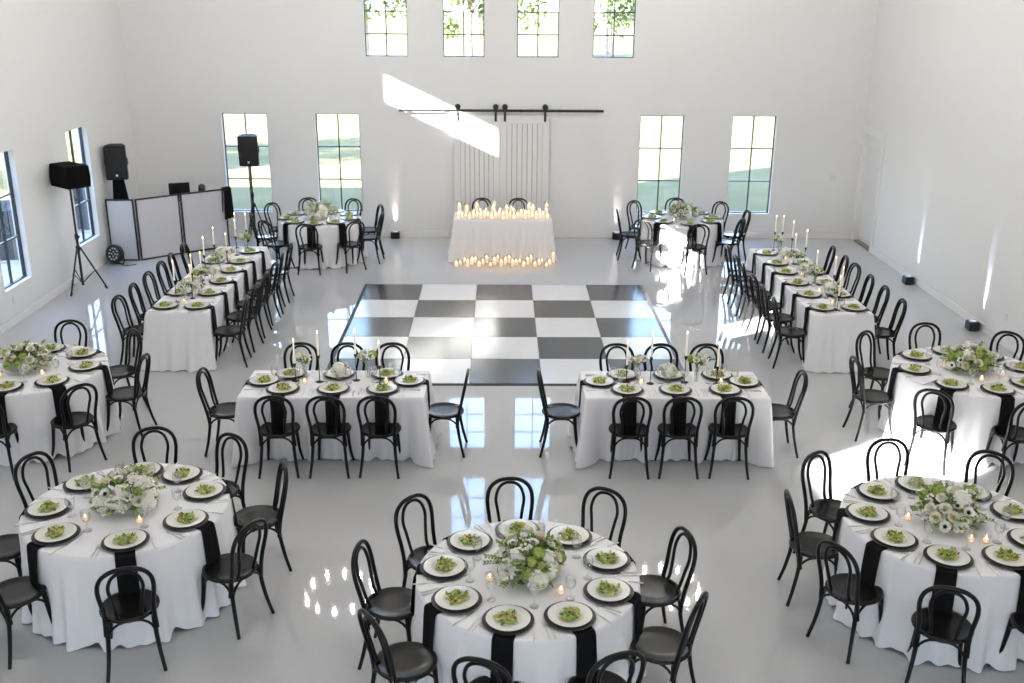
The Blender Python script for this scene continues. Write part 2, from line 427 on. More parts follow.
def make_fork(l):
    mb = MB(); k = l / .2
    pts = smooth([(0, -.10*k, .004), (0, -.04*k, .004), (0, .03*k, .007), (0, .055*k, .004)], 4)
    mb.tube(pts, lerp_r(len(pts), .0052, .0026), 6, flat=.5)
    mb.grid(lambda u, v: ((u-.5)*(.010 + .013*min(1, v*1.6)), .048*k + .022*k*v, .0042 + .002*sin(v*PI)), 2, 3)
    for t in (-1.5, -.5, .5, 1.5): mb.box(t*.0058-.0014, t*.0058+.0014, .069*k, .10*k, .0035, .0052)
    return proto(node('fork', mb.mesh('fork', M['silver'])))
FORK, FORK2 = make_fork(.19), make_fork(.165)
def make_knife():
    mb = MB(); pts = [(0, -.115, .004), (0, -.06, .0045), (0, -.01, .004)]
    mb.tube(pts, [.0062, .0052, .004], 6, flat=.6)
    mb.add([(-.004, -.012, .002), (.005, -.012, .002), (.0085, .06, .002), (.004, .105, .002), (-.003, .112, .002), (-.004, .06, .002),
            (-.004, -.012, .0038), (.005, -.012, .0038), (.0085, .06, .0032), (.004, .105, .0032), (-.003, .112, .0034), (-.004, .06, .0042)],
           [(5, 4, 3, 2, 1, 0), (6, 7, 8, 9, 10, 11), (0, 1, 7, 6), (1, 2, 8, 7), (2, 3, 9, 8), (3, 4, 10, 9), (4, 5, 11, 10), (5, 0, 6, 11)], 0, False)
    return proto(node('knife', mb.mesh('knife', M['silver'])))
KNIFE = make_knife()
def make_goblet():
    prof = [(.001, .002), (.034, .002), (.035, .004), (.012, .009), (.005, .018), (.0045, .066), (.010, .076), (.028, .092), (.037, .115), (.038, .135), (.033, .172), (.0325, .172), (.0365, .135), (.0355, .116), (.027, .095), (.008, .080), (0, .079)]
    r = node('water_goblet', MB().lathe(prof, 20).mesh('water_goblet', M['glass']))
    return proto(r)
GOBLET = make_goblet()
_nap = {}
def napkin(e, curve):
    """Black napkin lying from under the charger to the table edge (e away) and hanging down."""
    key = (round(e, 2), curve)
    if key in _nap: return _nap[key]
    mb = MB(); hang = .36; n1, n2 = 5, 8; W = .072
    rows = []
    for k in range(n1 + 1): rows.append((.06 - (e + .06 - .006) * k / n1, .0040))
    for k in range(1, 5): a = PI/2*k/4; rows.append((-e + .006 - .030*sin(a), .0040 - .024*(1 - cos(a))))
    for k in range(1, n2 + 1):
        t = k / n2; rows.append((-e - .024 - (.030 if curve else .004)*t**.8, -.020 - hang * t))
    vs = []
    for q, (y, z) in enumerate(rows):
        for i in range(7):
            u = i / 6 * 2 - 1; hangt = max(0, (q - n1 - 3) / n2)
            w = W * (1 + .06 * hangt)
            yy = y - .010*sin(u*5 + q*.25)*hangt
            if curve and q > n1: yy += .010 * 0
            vs.append((u * w, yy, z))
    nr = len(rows); fs = [(r*7+i, r*7+i+1, (r+1)*7+i+1, (r+1)*7+i) for r in range(nr-1) for i in range(6)]
    mb.add(vs, fs)
    o = node('napkin', mb.mesh('napkin', M['napkin'])); md = o.modifiers.new('thickness', 'SOLIDIFY'); md.thickness = .003; md.offset = 0
    _nap[key] = proto(o); return o

# ---------------------------------------------------------------- tablecloths
TH = .76
def cloth_mesh(per, nrm, corner, seed, flare=.035, nfold=1.0, TH=TH, lift=.040):
    """per(s) -> (x, y) of the table edge at s in 0..1; nrm(s) outward; corner(s) 0..1 extra flare."""
    rnd = random.Random(seed); N = 264
    ph = [(rnd.uniform(0, 6.28), int(k * nfold), a) for k, a in ((9, .35), (16, .5), (24, .6), (37, .45))]
    lev = [0, .012, .035, .08, .16, .28, .42, .56, .70, .82, .92, 1]
    vs = []
    for t in lev:
        for i in range(N):
            s = i / N; x, y = per(s); nx, ny = nrm(s); c = corner(s)
            f = sum(a * sin(2*PI*k*s + p) for p, k, a in ph)
            f = (f if f > 0 else f * .6)
            tt = t ** .9
            fl_ = (flare(s) if callable(flare) else flare) * (1 - c)
            d = fl_ * t ** (1.7 if fl_ > 0 else .9) + .016 * min(1, t*14) ** .5 + (.046 * f * t ** 1.5 * (1 - .45*c)) + c * .13 * tt
            z = TH - .004 - (TH - .012) * t + (lift * max(0, -f) if t == 1 else 0)
            if t == 0: d = 0; z = TH
            if t == .012: d = .010; z = TH - .004
            vs.append((x + nx*d, y + ny*d, z))
    mb = MB(); n = len(lev)
    fs = [(r*N + (i+1) % N, r*N + i, (r+1)*N + i, (r+1)*N + (i+1) % N) for r in range(n-1) for i in range(N)]
    mb.add(vs, fs)
    mb.add(vs[:N], [tuple(range(N))], 0, False)
    return mb
def round_cloth(R, seed, **k):
    return cloth_mesh(lambda s: (R*cos(2*PI*s), R*sin(2*PI*s)), lambda s: (cos(2*PI*s), sin(2*PI*s)), lambda s: 0, seed, **k)
def rect_cloth(w, d, seed, sides=(.03, .03, .03, .03), **k):
    """w, d half sizes"""
    p = 2*(2*w + 2*d)
    def per(s):
        q = s * p
        if q < 2*w: return (-w + q, -d)
        q -= 2*w
        if q < 2*d: return (w, -d + q)
        q -= 2*d
        if q < 2*w: return (w - q, d)
        q -= 2*w
        if q < 2*d: return (-w, d - q)
        q -= 2*d; q2 = q
        return per(q2 / p)
    p = 4*w + 4*d
    cs = [0, 2*w/p, (2*w+2*d)/p, (4*w+2*d)/p, 1]
    def near(s): return min(abs(s - c) for c in cs) * p
    def corner(s): return max(0, 1 - near(s) / .16) ** 1.5
    def nrm(s):
        x, y = per(s); c = near(s)
        def side(s):
            q = s * p
            return (0, -1) if q < 2*w else (1, 0) if q < 2*w+2*d else (0, 1) if q < 4*w+2*d else (-1, 0)
        a = Vector(side(s)); sg = min(cs, key=lambda k: abs(s - k)); o = Vector(side((sg + (1e-4 if s < sg else -1e-4)) % 1))
        b = max(0, 1 - c / .16) * .5
        v = (a * (1 - b) + o * b).normalized(); return (v.x, v.y)
    def flare(s):
        q = s * p
        return sides[0 if q < 2*w else 1 if q < 2*w+2*d else 2 if q < 4*w+2*d else 3]
    return cloth_mesh(per, nrm, corner, seed, flare=flare, lift=.010, **k)
def put_cloth(mb, x, y, label, group, TH=.76):
    o = node('tablecloth', mb.mesh('tablecloth', M['cloth'])); o.location = (x, y, 0)
    return tag(o, label, 'tablecloth', group)

# ---------------------------------------------------------------- flowers
def petal_patch(mb, T, l, w, cup, mi, curl=0):
    def fn(u, v):
        a = (u - .5) * 2; ww = w * .5 * (sin(PI * min(1, .12 + v * .78)) ** .6)
        return (a * ww, l * v * (1 - .2*cup*v), cup * l * (v ** 1.6) + cup*.35 * ww * a*a - curl * l * max(0, v - .7))
    mb.grid(fn, 3, 3, mi, T)
def make_rose(mats):
    mb = MB()
    for ring, (n, tilt, l, w) in enumerate(((3, 1.25, .030, .028), (5, 1.05, .036, .036), (6, .72, .042, .042), (7, .32, .046, .044))):
        for k in range(n):
            petal_patch(mb, XF(0, 0, .004 + .004*(3-ring), rz=2*PI*k/n + ring*.5, rx=tilt), l, w, .35, 1 if ring < 2 else 0, .25)
    return proto(node('rose', mb.mesh('rose', mats)))
def make_hydrangea(m, name, R=.052, n=70):
    mb = MB(); rnd = random.Random(len(name))
    mb.lathe([(0, -.6*R), (.6*R, -.45*R), (.74*R, 0), (.55*R, .52*R), (0, .74*R)], 10)
    for k in range(n):
        z = 1 - 1.45 * (k + .5) / n; a = k * 2.39996; r = math.sqrt(max(0, 1 - z*z))
        d = Vector((r*cos(a), r*sin(a), z)); q = d.to_track_quat('Z', 'Y').to_matrix().to_4x4()
        T = Matrix.Translation(d * R * rnd.uniform(.82, 1.08)) @ q @ Matrix.Rotation(rnd.uniform(-.4, .4), 4, 'X') @ Matrix.Rotation(rnd.uniform(0, 1.5), 4, 'Z')
        s = .015 if R > .05 else .011
        for j in range(4):
            A = PI/2*j; B = Matrix.Rotation(A, 4, 'Z')
            mb.add([(0, 0, 0), (s*.5, s*.45, .003), (0, s, .0015), (-s*.5, s*.45, .003)], [(0, 1, 2, 3)], 0, True, T @ B)
    return proto(node(name, mb.mesh(name, m)))
def make_anemone():
    mb = MB()
    for k in range(5): petal_patch(mb, XF(0, 0, 0, rz=2*PI*k/5, rx=.22), .040, .044, .28, 0)
    for k in range(5): petal_patch(mb, XF(0, 0, .003, rz=2*PI*k/5 + .63, rx=.4), .034, .038, .3, 0)
    mb.lathe([(0, .004), (.009, .006), (.011, .012), (.007, .018), (0, .020)], 10, mi=1)
    for k in range(16): mb.box(.012, .0165, -.0013, .0013, .010, .0128, mi=1, T=XF(rz=k*PI/8))
    return proto(node('anemone', mb.mesh('anemone', [M['petal'], M['eye']])))
def make_sprig():
    mb = MB(); rnd = random.Random(5)
    for k in range(9):
        p = (rnd.uniform(-.026, .026), rnd.uniform(-.026, .026), rnd.uniform(-.01, .03))
        for j in range(5): petal_patch(mb, XF(*p, rz=2*PI*j/5 + k, rx=.5, ry=rnd.uniform(-.3, .3)), .015, .013, .4, 0)
    return proto(node('blossom_sprig', mb.mesh('blossom_sprig', M['petal'])))
ROSE = make_rose([M['petal'], M['cream']]); CREAM = make_rose([M['cream'], M['cream']])
HYD = make_hydrangea(M['petal'], 'hydrangea', .066, 90); LIME = make_hydrangea(M['lime'], 'lime_viburnum', .032, 80)
ANEM = make_anemone(); SPRIG = make_sprig()
def orient(d, spin=0): return d.normalized().to_track_quat('Z', 'Y').to_matrix().to_4x4() @ Matrix.Rotation(spin, 4, 'Z')
def make_foliage(seed, R, Hh, n):
    rnd = random.Random(seed); mb = MB()
    for k in range(n):
        a = rnd.uniform(0, 2*PI); el = rnd.uniform(-.08, 1.35); q = rnd.uniform(.60, 1.0)
        d = Vector((cos(a)*cos(el), sin(a)*cos(el), sin(el)))
        base_ = Vector((d.x*R*q, d.y*R*q, .045 + max(0, d.z)*Hh*q))
        T = leafT(base_, d + Vector((rnd.uniform(-.9, .9), rnd.uniform(-.9, .9), rnd.uniform(-.3, .8))), (rnd.uniform(-.4, .4), rnd.uniform(-.4, .4), 1))
        leafpatch(mb, T, rnd.uniform(.04, .075), rnd.uniform(.020, .034), rnd.uniform(.0, .35), 0 if rnd.random() < .72 else 1, 2, 3)
    for k in range(26):     # sprays with paired leaves
        a = rnd.uniform(0, 2*PI); el = rnd.uniform(-.05, 1.1); d = Vector((cos(a)*cos(el), sin(a)*cos(el), sin(el)))
        st = Vector((d.x*R*.55, d.y*R*.55, .05 + max(0, d.z)*Hh*.6)); L_ = rnd.uniform(.13, .20)
        en = st + Vector((d.x, d.y, d.z*.8 + rnd.uniform(-.12, .25))) * L_
        en.z = max(en.z, .02)
        mid = (st + en) / 2 + Vector((0, 0, .015))
        p = smooth([st, mid, en], 4); mb.tube(p, .0016, 4, mi=0)
        for j, q in enumerate(p[2:]):
            for sd in (-1, 1):
                sdv = (en - st).normalized(); sid = sdv.cross(Vector((0, 0, 1))).normalized() * sd
                T = leafT(q, sdv * .55 + sid, Vector((0, 0, 1)) + sdv * .2)
                leafpatch(mb, T, .036, .020, .25, 1 if (k + j) % 3 == 0 else 0, 2, 3)
    return mb
def make_centerpiece(seed, variant):
    rnd = random.Random(seed); r = node('centerpiece')
    part('vase', MB().lathe([(0, 0), (.075, 0), (.095, .03), (.10, .07), (.092, .10), (.085, .10), (0, .09)], 24), M['china'], r)
    R, Hh = .215, .20
    f = part('foliage', make_foliage(seed, R*1.03, Hh*1.0, 190), [M['leaf'], M['leaf2']], r); f['kind'] = 'stuff'
    big = [HYD, ROSE, CREAM, ROSE, HYD, ANEM, ROSE, LIME, SPRIG]
    n = 36; names = []
    seq = [HYD, ANEM, CREAM, LIME, ROSE, SPRIG, ROSE, CREAM, ANEM, HYD, SPRIG, ROSE, LIME]
    for k in range(n):
        z = 1 - .93 * (k + .5) / n; a = k * 2.39996 + seed
        rr = math.sqrt(1 - z*z); d = Vector((rr*cos(a), rr*sin(a), z))
        j = rnd.uniform(.92, 1.12)
        pos = Vector((d.x*R*j*1.08, d.y*R*j, .05 + d.z*Hh*j))
        pr = seq[(k * 5 + variant * 3 + rnd.randint(0, 1)) % len(seq)]
        o = dup(pr, r); s = rnd.uniform(.9, 1.15) * (1.0 if pr is HYD else 1.2)
        n_ = d + Vector((rnd.uniform(-.2, .2), rnd.uniform(-.2, .2), .25))
        if pr is HYD: pos -= d * .02
        o.matrix_local = Matrix.Translation(pos) @ orient(n_, rnd.uniform(0, 6)) @ Matrix.Scale(s, 4)
    return proto(r)
CENTER = [make_centerpiece(11 + i, i) for i in range(3)]
def make_budvase(kind):
    rnd = random.Random(40 + kind); r = node('bud_vase')
    hh = (.15, .085, .17)[kind]; rad = (.026, .045, .024)[kind]
    part('glass_vase', MB().lathe([(0, .003), (rad*.9, .003), (rad, .008), (rad*.95, hh*.6), (rad*.8, hh), (rad*.75, hh), (rad*.9, hh*.6), (rad*.94, .012), (0, .008)], 16), M['glass'], r)
    st = MB(); lf = MB()
    seq = ((ROSE, SPRIG, CREAM, SPRIG, ROSE, SPRIG), (HYD, ROSE, SPRIG, CREAM, ROSE), (SPRIG, ROSE, SPRIG, LIME, CREAM, SPRIG))[kind]
    tops = []
    for k, pr in enumerate(seq):
        a = k * 1.7 + kind; sp = (.060, .055, .068)[kind] * (1 if k else .3); hz = hh + (.085, .045, .12)[kind] * rnd.uniform(.45, 1.1)
        p = Vector((sp*cos(a), sp*sin(a), hz)); tops.append(p)
        st.tube(smooth([(0, 0, .012), (p.x*.2, p.y*.2, hh*.8), p], 4), .0018, 5)
        for j in range(5):
            T = Matrix.Translation(p * rnd.uniform(.78, .98)) @ orient(Vector((rnd.uniform(-1, 1), rnd.uniform(-1, 1), rnd.uniform(-.1, .7))), 0) @ Matrix.Rotation(1.2, 4, 'X')
            leafpatch(lf, T, rnd.uniform(.045, .075), .024, .2, 0, 2, 3)
    part('stems', st, M['leaf2'], r); part('leaves', lf, M['leaf'], r)
    for p, pr in zip(tops, seq):
        o = dup(pr, r); o.matrix_local = Matrix.Translation(p) @ orient(Vector((p.x*4, p.y*4, .5)), rnd.uniform(0, 6)) @ Matrix.Scale(rnd.uniform(1.0, 1.3), 4)
    return proto(r)
BUD = [make_budvase(i) for i in range(3)]

# ---------------------------------------------------------------- candles
def flame_mb(z, s=1):
    return MB().lathe([(0, z), (.0045*s, z + .006*s), (.0058*s, z + .013*s), (.004*s, z + .022*s), (.0015*s, z + .031*s), (0, z + .036*s)], 8)
def make_stick(h):
    r = node('candlestick')
    mb = MB().lathe([(0, 0), (.040, 0), (.041, .003), (.030, .007), (.006, .012), (.0042, .02), (.0042, h - .05), (.007, h - .045), (.016, h - .018), (.0165, h), (.0115, h), (.0115, h - .018), (0, h - .018)], 18)
    r.data = None
    o = node('candlestick', mb.mesh('candlestick', M['metalb'])); bpy.data.objects.remove(r); o.name = 'candlestick'
    return proto(o)
STICKS = {h: make_stick(h) for h in (.20, .30)}
TAPER = node('taper_candle', MB().lathe([(0, 0), (.0105, 0), (.0105, .03), (.0095, .25), (.006, .258), (0, .259)], 12).mesh('taper_candle', M['wax']))
part('flame', flame_mb(.259), M['flame'], TAPER); proto(TAPER)
VOT = node('votive_candle')
part('glass_cup', MB().lathe([(0, .002), (.024, .002), (.027, .006), (.032, .062), (.0305, .062), (.0255, .010), (0, .006)], 16), M['glass'], VOT)
part('wax', MB().lathe([(0, .009), (.0225, .009), (.025, .034), (0, .034)], 12), M['pillarwax'], VOT); part('flame', flame_mb(.034, .8), M['flame'], VOT); proto(VOT)
def make_hurricane(rad, h, wh):
    r = node('hurricane_candle')
    part('glass_cylinder', MB().lathe([(0, .002), (rad, .002), (rad, h), (rad - .003, h), (rad - .003, .008), (0, .006)], 16), M['glass'], r)
    part('pillar_candle', MB().lathe([(0, .009), (rad*.74, .009), (rad*.74, wh), (rad*.6, wh + .003), (0, wh - .004)], 14), M['pillarwax'], r)
    part('flame', flame_mb(wh - .002, 1.2), M['flame'], r)
    return proto(r)
HUR = [make_hurricane(.048, .24, .17), make_hurricane(.046, .17, .11), make_hurricane(.05, .13, .075), make_hurricane(.038, .09, .05)]

# ---------------------------------------------------------------- tables
ORD = 'first second third fourth fifth sixth seventh eighth ninth tenth eleventh twelfth thirteenth fourteenth fifteenth sixteenth seventeenth eighteenth nineteenth'.split()
ORD += ['twentieth'] + ['twenty ' + o for o in ORD[:9]] + ['thirtieth'] + ['thirty ' + o for o in ORD[:9]]
HOUR = 'twelve one two three four five six seven eight nine ten eleven'.split()
cnt = {'salad': 0}
SETTING = True
def setting(px, py, ang, edge, phrase, tn, curve, jit=0):
    """ang: direction (radians) from the seat towards the table; the place setting's own +y."""
    rz = ang - PI/2
    def at(x, y): return (px + x*cos(rz) - y*sin(rz), py + x*sin(rz) + y*cos(rz))
    def put(pr, x, y, z, r, lab, cat, grp):
        X, Y = at(x, y)
        if not seen(X, Y, TH, 22): return
        place(pr, X, Y, TH + z, rz + r, f'{lab} at the {phrase}', cat, f'{grp} on the {tn}')
    rnd = random.Random(int(px*1000) * 31 + int(py*1000))
    put(napkin(edge, curve), rnd.uniform(-.02, .02), 0, .0005, 0, 'black hanging napkin', 'napkin', 'black napkins')
    put(CHARGER, 0, 0, .0062, 0, 'black charger plate', 'charger plate', 'black chargers')
    put(PLATE, 0, 0, .0135, 0, 'white dinner plate', 'plate', 'white plates')
    cnt['salad'] += 1
    put(SALADS[cnt['salad'] % 4], rnd.uniform(-.008, .008), rnd.uniform(-.008, .008), .0205, rnd.uniform(0, 6), 'green leaf salad', 'salad', 'salads')
    fx, fy, fr = (-.205, -.070, -.22) if curve else (-.232, -.04, 0)
    put(FORK, fx - .005, fy, .001, fr + rnd.uniform(-.05, .05), 'outer silver fork', 'fork', 'forks')
    put(FORK2, fx + .026, fy - .006, .001, fr + rnd.uniform(-.05, .05), 'inner silver fork', 'fork', 'forks')
    put(KNIFE, -fx - .012, fy - .004, .0006, -fr + rnd.uniform(-.04, .04), 'silver knife', 'knife', 'knives')
    put(GOBLET, .125 + rnd.uniform(-.015, .015), .195 + rnd.uniform(-.01, .02), .0005, 0, 'clear water goblet', 'glass', 'water goblets')
def chair(x, y, face, phrase, tn):
    if not (seen(x, y, .45, 60) or seen(x, y, .85, 30) or seen(x, y, 0, 20)): return
    place(CHAIR, x, y, 0, face - PI/2, f'black bentwood chair at the {phrase}', 'chair', f'bentwood chairs around the {tn}')
def hours(angs):
    used, out = set(), []
    for a in angs:
        h = ((90 - a) / 30) % 12; k = round(h) % 12
        if k in used: k = (math.floor(h) if round(h) > h else math.ceil(h)) % 12
        used.add(k); out.append(HOUR[k])
    return out
def round_table(tn, cx, cy, R, angs, var, seed, votives, chair_ang=None, cd=.985, pr=.60):
    put_cloth(round_cloth(R, seed), cx, cy, f'white floor length cloth draped over the {tn}', 'white cloths on round tables')
    hs = hours(angs)
    for i, a in enumerate(angs):
        t = math.radians(a); ph = f"{hs[i]} o'clock place, {tn}"
        setting(cx + pr*cos(t), cy + pr*sin(t), t + PI, R - pr, ph, tn, True)
        j = random.uniform(-.10, .10); d = cd + random.uniform(-.025, .03)
        t2 = math.radians(a + (chair_ang or {}).get(i, 0))
        chair(cx + d*cos(t2), cy + d*sin(t2), t2 + PI + j, ph, tn)
    place(CENTER[var], cx, cy, TH + .0005, seed * 1.3, f'white and green flower centerpiece on the {tn}', 'centerpiece', 'round table centerpieces')
    for k, (x, y) in enumerate(votives):
        place(VOT, cx + x, cy + y, TH + .0005, 0, f'{ORD[k]} small lit votive from the left by the centerpiece, {tn}', 'candle', f'votives on the {tn}')
V = [(-.31, .02), (-.18, -.31), (.24, -.27)]
round_table('front centre round table', .21, 6.32, .78, [96, 57, 16, -24, -64, -104, -145, 174, 135], 0, 1, [(-.27, -.09), (.22, -.25)])
round_table('front left round table', -2.97, 7.33, .78, [-173, 142, 97, 62, 22, -25, -72, -128], 1, 2, [(-.24, -.24), (.19, -.27)], {1: 5, 3: 0})
round_table('front right round table', 3.52, 7.08, .79, [130, 91, 51, 13, -31, -70, -112, -151, 170], 2, 3, [(-.30, .03), (.05, -.31), (.16, -.32)])
round_table('middle left round table', -5.11, 10.47, .79, [92, 47, 2, -45, -88, -135, 180, 137], 0, 4, [(.23, -.20), (-.2, -.25)])
round_table('middle right round table', 5.17, 10.46, .79, [90, 134, 180, -130, -86, -44, 6, 47], 2, 5, [(-.24, .12), (.0, -.31), (.3, -.15)])
round_table('far left round table', -3.26, 18.30, .73, [67, 110, 149, -170, -132, -91, -50, -11, 27], 1, 6, [(.2, -.25)], cd=.94, pr=.56)
round_table('far right round table', 3.36, 18.41, .73, [43, 87, 133, 179, -136, -86, -38, 1], 0, 7, [(-.2, -.26)], cd=.94, pr=.56)

def short_table(tn, cx, cy, xs, seed, cand, buds):
    put_cloth(rect_cloth(.94, .385, seed, (-.125, .05, -.10, .05), nfold=1.2), cx, cy, f'white floor length cloth draped over the {tn}', 'white cloths on short tables')
    for i, x in enumerate(xs):
        ph = f'{ORD[i]} near side place from the left, {tn}'
        setting(cx + x, cy - .20, PI/2, .195, ph, tn, False); chair(cx + x, cy - .475, PI/2 + random.uniform(-.05, .05), ph, tn)
        ph = f'{ORD[i]} dance floor side place from the left, {tn}'
        setting(cx + x, cy + .235, -PI/2, .155, ph, tn, False); chair(cx + x, cy + .62, -PI/2 + random.uniform(-.05, .05), ph, tn)
    ph = f'left end place, {tn}'; setting(cx - .765, cy + .03, 0, .175, ph, tn, False); chair(cx - 1.16, cy + .0, random.uniform(-.05, .05), ph, tn)
    ph = f'right end place, {tn}'; setting(cx + .765, cy + .03, PI, .175, ph, tn, False); chair(cx + 1.13, cy + .0, PI + random.uniform(-.05, .05), ph, tn)
    for k, (x, y, h) in enumerate(cand):
        w = f'{ORD[k]} from the left on the {tn}'
        place(STICKS[h], x, y, TH + .0005, 0, f'slim black candlestick, {w}', 'candlestick', f'candlesticks on the {tn}')
        place(TAPER, x, y, TH + h - .0175, 0, f'lit white taper candle, {w}', 'candle', f'taper candles on the {tn}')
    for k, (x, y, q) in enumerate(buds):
        place(BUD[q], x, y, TH + .0005, k * 2 + seed, f'glass bud vase of white flowers, {ORD[k]} from the left on the {tn}', 'vase', f'bud vases on the {tn}')
    for k, (x, y) in enumerate(((cx - .33, cy - .01), (cx + .52, cy + .02))):
        place(VOT, x, y, TH + .0005, 0, f'small lit votive, {ORD[k]} from the left on the {tn}', 'candle', f'votives on the {tn}')
short_table('left short table', -1.71, 10.04, (-.52, .0, .51), 21, [(-2.15, 10.11, .20), (-1.89, 10.08, .30), (-1.51, 10.13, .30), (-1.25, 10.05, .20)], [(-2.07, 10.20, 0), (-1.69, 10.14, 1), (-1.40, 10.22, 2)])
short_table('right short table', 1.83, 10.03, (-.50, .0, .52), 23, [(1.35, 10.08, .20), (1.60, 10.05, .30), (1.97, 10.09, .30), (2.30, 10.04, .20)], [(1.47, 10.17, 0), (1.79, 10.10, 1), (2.10, 10.12, 2)])
# script table number on the right short table
tn_ = node('table_number'); tn_.location = (2.265, 10.21, TH); tag(tn_, 'clear table number with black script letters on the right short table', 'table number')
part('acrylic_sheet', MB().box(-.055, .055, -.0015, .0015, .0, .26, bev=.001), M['acrylic'], tn_)
part('acrylic_foot', MB().box(-.06, .06, -.025, .025, .0005, .008, bev=.002), M['acrylic'], tn_)
sc = MB()
def stroke(p, r=.0022): sc.tube(smooth([(x * 1.05, -.003, z * 1.05 + .085) for x, z in p], 6), r * 1.25, 6)
stroke([(-.018, .150), (-.036, .146), (-.046, .125), (-.042, .105), (-.028, .101), (-.016, .115), (-.016, .138), (-.026, .153), (-.012, .150), (-.002, .146)], .003)   # O
stroke([(-.010, .112), (-.006, .132), (-.003, .118), (.004, .133), (.009, .130), (.010, .118), (.016, .120)])   # n
stroke([(.016, .120), (.026, .130), (.028, .139), (.022, .141), (.019, .130), (.023, .121), (.032, .123), (.050, .146)])  # e
part('script_lettering', sc, M['metalb'], tn_)

def long_table(tn, cx, y0, y1, seed, wallside, cand, buds):
    cy = (y0 + y1) / 2
    put_cloth(rect_cloth(.385, (y1 - y0) / 2, seed, (.12, -.06, .05, -.06), nfold=2), cx, cy, f'white floor length cloth draped over the {tn}', 'white cloths on long tables')
    ys = [12.76, 13.38, 13.97, 14.56, 15.08, 15.71]
    for i, y in enumerate(ys):
        for sx in (-1, 1):
            side = 'wall' if sx == wallside else 'dance floor'
            ph = f'{ORD[i]} {side} side place from the camera, {tn}'
            face = PI if sx > 0 else 0
            setting(cx + sx*.205, y, face, .18, ph, tn, False); chair(cx + sx*(.575 if sx == wallside else .60), y - .03, face + random.uniform(-.12, .12), ph, tn)
    for k, (x, y, h) in enumerate(cand):
        w = f'{ORD[k]} from the camera on the {tn}'
        place(STICKS[h], x, y, TH + .0005, 0, f'slim black candlestick, {w}', 'candlestick', f'candlesticks on the {tn}')
        place(TAPER, x, y, TH + h - .0175, 0, f'lit white taper candle, {w}', 'candle', f'taper candles on the {tn}')
    for k, (x, y, q) in enumerate(buds):
        place(BUD[q], x, y, TH + .0005, k * 2 + seed, f'glass bud vase of white flowers, {ORD[k]} from the camera on the {tn}', 'vase', f'bud vases on the {tn}')
    for k, y in enumerate((12.95, 13.55, 14.4, 15.3)):
        place(VOT, cx - .02, y, TH + .0005, 0, f'small lit votive, {ORD[k]} from the camera on the {tn}', 'candle', f'votives on the {tn}')
long_table('left long table', -4.13, 12.53, 16.1, 31, -1,
    [(-4.26, 12.98, .30), (-4.10, 13.16, .20), (-4.25, 13.72, .20), (-4.16, 13.86, .20), (-4.24, 14.33, .30), (-4.27, 14.98, .30), (-4.10, 15.02, .20), (-4.08, 15.52, .30), (-4.20, 16.0, .30), (-4.03, 16.0, .30)],
    [(-4.17, 13.08, 0), (-4.06, 13.3, 1), (-4.12, 13.62, 2), (-4.08, 14.15, 1), (-4.12, 14.62, 0), (-4.15, 15.25, 1), (-4.0, 15.75, 2)])
long_table('right long table', 4.45, 12.53, 16.1, 33, 1,
    [(4.42, 12.70, .20), (4.60, 13.15, .20), (4.68, 13.72, .20), (4.52, 14.05, .20), (4.62, 14.95, .30), (4.50, 15.10, .20), (4.58, 15.55, .30), (4.42, 15.98, .30), (4.54, 15.98, .30)],
    [(4.46, 12.92, 0), (4.50, 13.36, 1), (4.44, 13.82, 2), (4.46, 14.35, 1), (4.48, 14.78, 0), (4.40, 15.32, 1), (4.42, 15.72, 2)])

# head table with candles
HY0, HY1 = 18.18, 18.95
put_cloth(rect_cloth(.88, (HY1 - HY0) / 2, 41, (.03, .05, .02, .05), nfold=1.4), .065, (HY0 + HY1) / 2, 'white floor length cloth draped over the head table before the sliding doors', None)
for k, x in enumerate((-.33, .37)):
    place(CHAIR, x, 19.22, 0, -PI/2 - PI/2, f'black bentwood chair behind the head table, {ORD[k]} from the left', 'chair', 'bentwood chairs behind the head table')
rnd = random.Random(3)
def candle_row(n, x0, x1, y0, y1, z, kinds, where, grp):
    xs = [x0 + (x1 - x0) * i / (n - 1) for i in range(n)]
    for k, x in enumerate(xs):
        h = HUR[rnd.choice(kinds)]
        place(h, x + rnd.uniform(-.006, .006), (y0, (y0+y1)/2, y1)[k % 3] + rnd.uniform(-.008, .008), z, 0, f'lit candle in glass, {ORD[k]} from left, {where}', 'candle', grp)
candle_row(25, -.74, .87, 18.24, 18.40, TH + .001, (1, 1, 2, 2, 3), 'front row on the head table', 'pillar candles at the front of the head table')
candle_row(14, -.72, .86, 18.50, 18.56, TH + .001, (0, 1, 1, 2), 'middle row on the head table', 'pillar candles in the middle of the head table')
candle_row(6, -.74, .88, 18.70, 18.76, TH + .001, (0, 0, 1), 'rear row on the head table', 'tall candles at the back of the head table')
candle_row(27, -.76, .98, 17.74, 18.02, .001, (0, 1, 1, 2, 2, 3), 'on floor before the head table', 'pillar candles on the floor')

